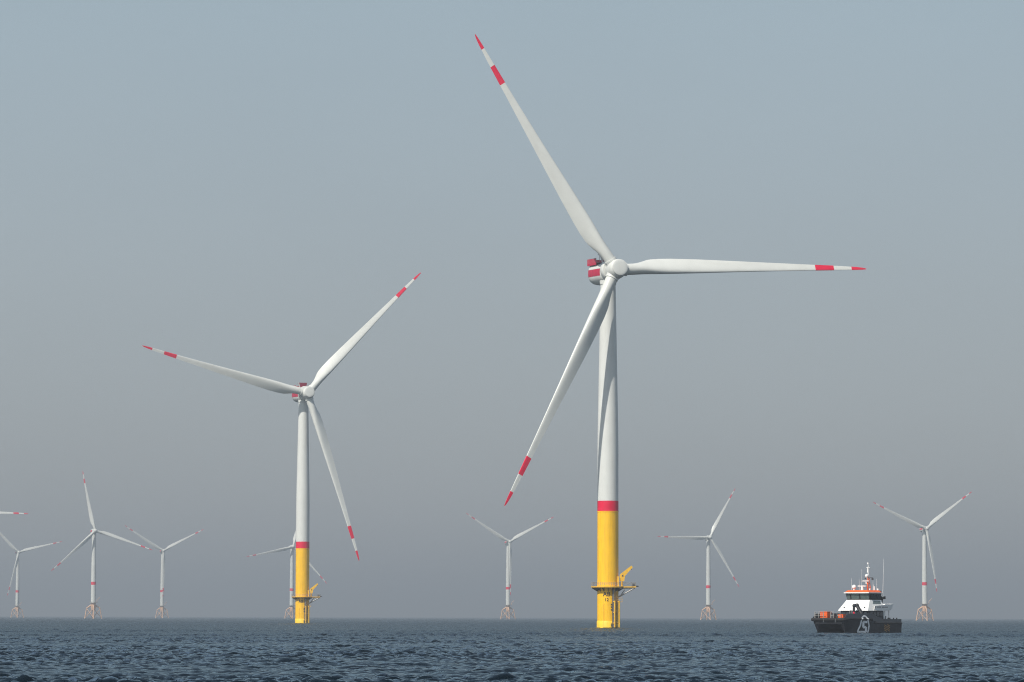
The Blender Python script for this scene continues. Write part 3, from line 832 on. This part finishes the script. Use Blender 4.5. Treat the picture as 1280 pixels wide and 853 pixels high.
MB().box((-3.6, -.3, 10.25), (.35, 1.6, .16)).tube((-3.7, -.25, 9.7), (-3.7, -.25, 10.2), .16, n=8).box((-3.2, -.9, 9.25), (.4, 1.9, .18)).tube((-3.2, -.9, 8.4), (-3.2, -.9, 9.2), .3, .22, n=10).build('radar_scanner', 'boat_white', mo)
MB().box((-4.0, .55, 10.9), (.16, 1.1, .12)).box((-4.0, 1.0, 10.65), (.3, .3, .35)).box((-4.0, -.7, 10.75), (.2, .25, .3)).build('lamp_bracket', 'dark_steel', mo)
MB().tube((-3.6, 1.7, 8.4), (-3.6, 1.7, 9.2), .14, n=8).build('search_light', 'boat_white', boat)
for x, y, h, r in ((-2.3, -2.2, .6, .12), (-2.5, 1.4, .35, .16), (-4.0, 2.3, .35, .16)): MB().tube((x, y, 8.4), (x, y, 8.4 + h), r, n=8).build('roof_lamp', 'boat_white', boat)
for x, y, h in ((-1.0, -1.9, 2.4), (-2.6, -1.2, 2.3), (-3.2, -1.0, 4.2), (-4.2, 1.0, 2.0), (-4.2, 1.9, 2.3), (-3.9, 1.35, 1.2)):
    MB().tube((x, y, 8.3), (x, y, 8.4 + h), .03, .018, n=5).build('whip_antenna', 'boat_white', boat)
MB().tube((-4.8, 2.9, 7.2), (-4.85, 3.15, 14.6), .045, .02, n=6).tube((-4.8, 2.9, 7.1), (-4.8, 2.9, 7.9), .12, n=8).build('long_antenna', 'boat_white', boat)
MB().hexa([(-4.5, 1.5, 5.6), (-4.5, 2.6, 5.6), (-5.1, 2.6, 5.6), (-5.1, 1.5, 5.6), (-4.5, 1.5, 7.0), (-4.5, 2.6, 7.0), (-5.4, 2.6, 7.0), (-5.4, 1.5, 7.0)]).box((-5.2, 2.1, 6.95), (1.9, 1.1, .55)).box((-4.65, 2.3, 8.05), (.45, .45, .55)).build('exhaust_funnel', 'rubber', boat)
# folded deck crane before the deckhouse
MB().tube((2.4, 3.0, 2.7), (2.4, 3.0, 3.7), .3, .26, n=12).build('crane_pedestal', 'dark_steel', boat)
MB().path([(2.4, 3.0, 3.55), (2.4, 1.75, 5.35)], .36, 8).path([(2.4, 1.85, 5.4), (2.4, 1.1, 5.35)], .34, 8).path([(2.4, 1.0, 5.4), (2.4, .95, 4.2)], .24, 8).sphere((2.4, 1.75, 5.4), .42, 10, 6).sphere((2.4, 1.05, 5.35), .38, 10, 6).build('folded_crane', 'hull', boat)
MB().tube((2.4, .95, 4.25), (2.4, 1.05, 3.6), .15, .2, n=8).build('crane_hook', 'red', boat)
MB().box((3.0, 1.7, 2.98), (.7, 1.8, .16)).box((3.3, 1.9, 3.3), (.4, 1.5, .12)).build('deck_gear', 'grey_steel', boat)
# bow rails
rl = MB()
run = [(5.0, -3.7), (7.0, -3.75), (8.8, -3.7), (9.5, -3.4), (9.55, -2.4), (9.55, -1.2)]
for a, b in zip(run, run[1:]):
    for z in (3.35, 3.7, 4.1): rl.tube((*a, z), (*b, z), .045, n=6)
for p in run: rl.tube((*p, 2.7), (*p, 4.1), .055, n=6)
rl.build('bow_rail', 'grey_steel', boat)
for y0, y1 in ((.35, 1.1), (1.9, 2.6)):
    g = MB()
    for y in (y0, y1): g.tube((9.4, y, 2.7), (9.4, y, 4.1), .06, n=6)
    for z in (3.4, 4.1): g.tube((9.4, y0, z), (9.4, y1, z), .05, n=6)
    g.build('boarding_gate', 'grey_steel', boat)
g = MB()
for y in (2.9, 3.4): g.tube((6.5, y, 2.7), (6.5, y, 4.4), .07, n=6)
g.tube((6.5, 2.9, 4.4), (6.5, 3.4, 4.4), .07, n=6)
g.build('guard_frame', 'grey_steel', boat)
MB().box((8.2, .15, 3.2), (.9, .8, 1.0)).build('winch_box', 'dark_steel', boat)
for x in (-5.6, -6.2, -7.5, -8.6): MB().tube((x, 3.6, 2.7), (x, 3.6, 3.0), .14, n=8).build('mooring_post', 'rubber', boat)
MB().tube((-5.6, 2.9, 1.9), (-5.6, 2.9, 3.35), .22, n=10).build('hose_reel', 'dark_steel', boat)

# emblem on the port side: traced in the photograph's plane, laid on the hull skin
def on_hull(px, py, off):
    x, z = side_x(px), max(side_z(py), -.25)
    rail = 2.74 if x > 0 else 1.95
    if abs(z - rail) < .15: off += math.sqrt(.15 ** 2 - (z - rail) ** 2) + .02
    return Vector((x, outer_y(x, z) + off, z))
def stroke(mb, pts, w, off):
    """a flat ribbon of width w (pixels) along pts"""
    for (x0, y0), (x1, y1) in zip(pts, pts[1:]):
        d = Vector((x1 - x0, y1 - y0)); ln = d.length; d /= ln
        nn = Vector((-d.y, d.x)) * w / 2
        m = max(1, int(ln / .4))
        for k in range(m):
            a = Vector((x0, y0)) + d * (ln * k / m - (.25 if k == 0 else 0)); b = Vector((x0, y0)) + d * (ln * (k + 1) / m + (.25 if k == m - 1 else 0))
            q = [a + nn, b + nn, b - nn, a - nn]
            mb.add([on_hull(p.x, p.y, off) for p in q], [(0, 1, 2, 3)])
zz = lambda X, Y: (1045 + X / 15.5, 740 + Y / 15.5)
em = MB()
stroke(em, [zz(*p) for p in ((372, 800), (378, 725), (420, 640), (440, 545), (462, 482), (500, 450), (545, 470), (582, 535), (606, 640), (596, 720), (574, 800))], 1.9, .035)
emb = em.build('emblem_outline', 'logo', boat, 0)
le = MB()
stroke(le, [zz(*p) for p in ((562, 572), (482, 572), (482, 672), (540, 672), (540, 764), (395, 764))], 2.9, .05)
le.build('emblem_letter', 'logo', boat, 0)
for k in range(4):
    y0 = 779.4 + k * 2.1
    for a, b in (((1105.6, y0 + 1.0), (1109.0, y0 + 2.9)), ((1109.9, y0 + .6), (1113.2, y0 + 2.5))):
        hz = MB()
        stroke(hz, [a, b], .8, .03)
        hz.build('hazard_stripe', 'amber', boat, 0)

# cargo on the foredeck
def cargo(label, x, y, sx, sy, h, ribs):
    rz = math.atan2(-math.cos(BA), -math.sin(BA))
    p = Vector((bp_[0], bp_[1], 0)) + Matrix.Rotation(rz, 3, 'Z') @ Vector((x, y, 2.75)) * SCL
    t = thing('cargo_box', label, 'cargo box', p, rz)
    MB().box((0, 0, .08 + h * .45), (sx, sy, h * .9)).build('body', 'boat_orange', t)
    MB().box((0, 0, .08 + h * .95), (sx + .08, sy + .08, h * .1)).build('lid', 'boat_orange', t)
    for k in range(ribs):
        e = -sy / 2 + sy * (k + .5) / ribs
        MB().box((sx / 2 + .03, e, .08 + h * .45), (.06, .12, h * .82)).build('rib', 'dark_steel' if k == 1 else 'boat_orange', t)
    sk = MB()
    for e in (-1, 1): sk.box((0, e * sy * .35, .04), (sx, .14, .08))
    sk.build('skid', 'dark_steel', t)
cargo('large orange cargo box on the boat\'s foredeck behind the bow rail', 7.9, -1.85, 1.5, 1.7, 1.35, 3)
cargo('small orange cargo box on the boat\'s foredeck beside the bulwark', 7.2, 1.5, .9, 1.15, .85, 2)

# ------------------------------------------------------------------ haze
HZ_TOP, HZ_BOT, HZ_W = 187.0, -3.3, 42000.0
hm = MB().box((0, 0, (HZ_TOP + HZ_BOT) / 2), (2 * HZ_W, 2 * HZ_W, HZ_TOP - HZ_BOT))
m = bpy.data.materials.new('haze_air'); m.use_nodes = True
nt = m.node_tree; nt.nodes.clear()
out = nt.nodes.new('ShaderNodeOutputMaterial'); pv = nt.nodes.new('ShaderNodeVolumePrincipled')
pv.inputs['Color'].default_value = (0.91, 0.95, 0.985, 1)
pv.inputs['Density'].default_value = 1.6e-4
pv.inputs['Anisotropy'].default_value = 0.44
nt.links.new(pv.outputs[0], out.inputs['Volume'])
m.cycles.volume_sampling = 'DISTANCE'
m.cycles.homogeneous_volume = True
M['haze'] = m
hz_o = hm.build('haze', 'haze', None, 0)
hz_o['kind'] = 'stuff'
hz_o['label'] = 'pale even sea haze over the water'
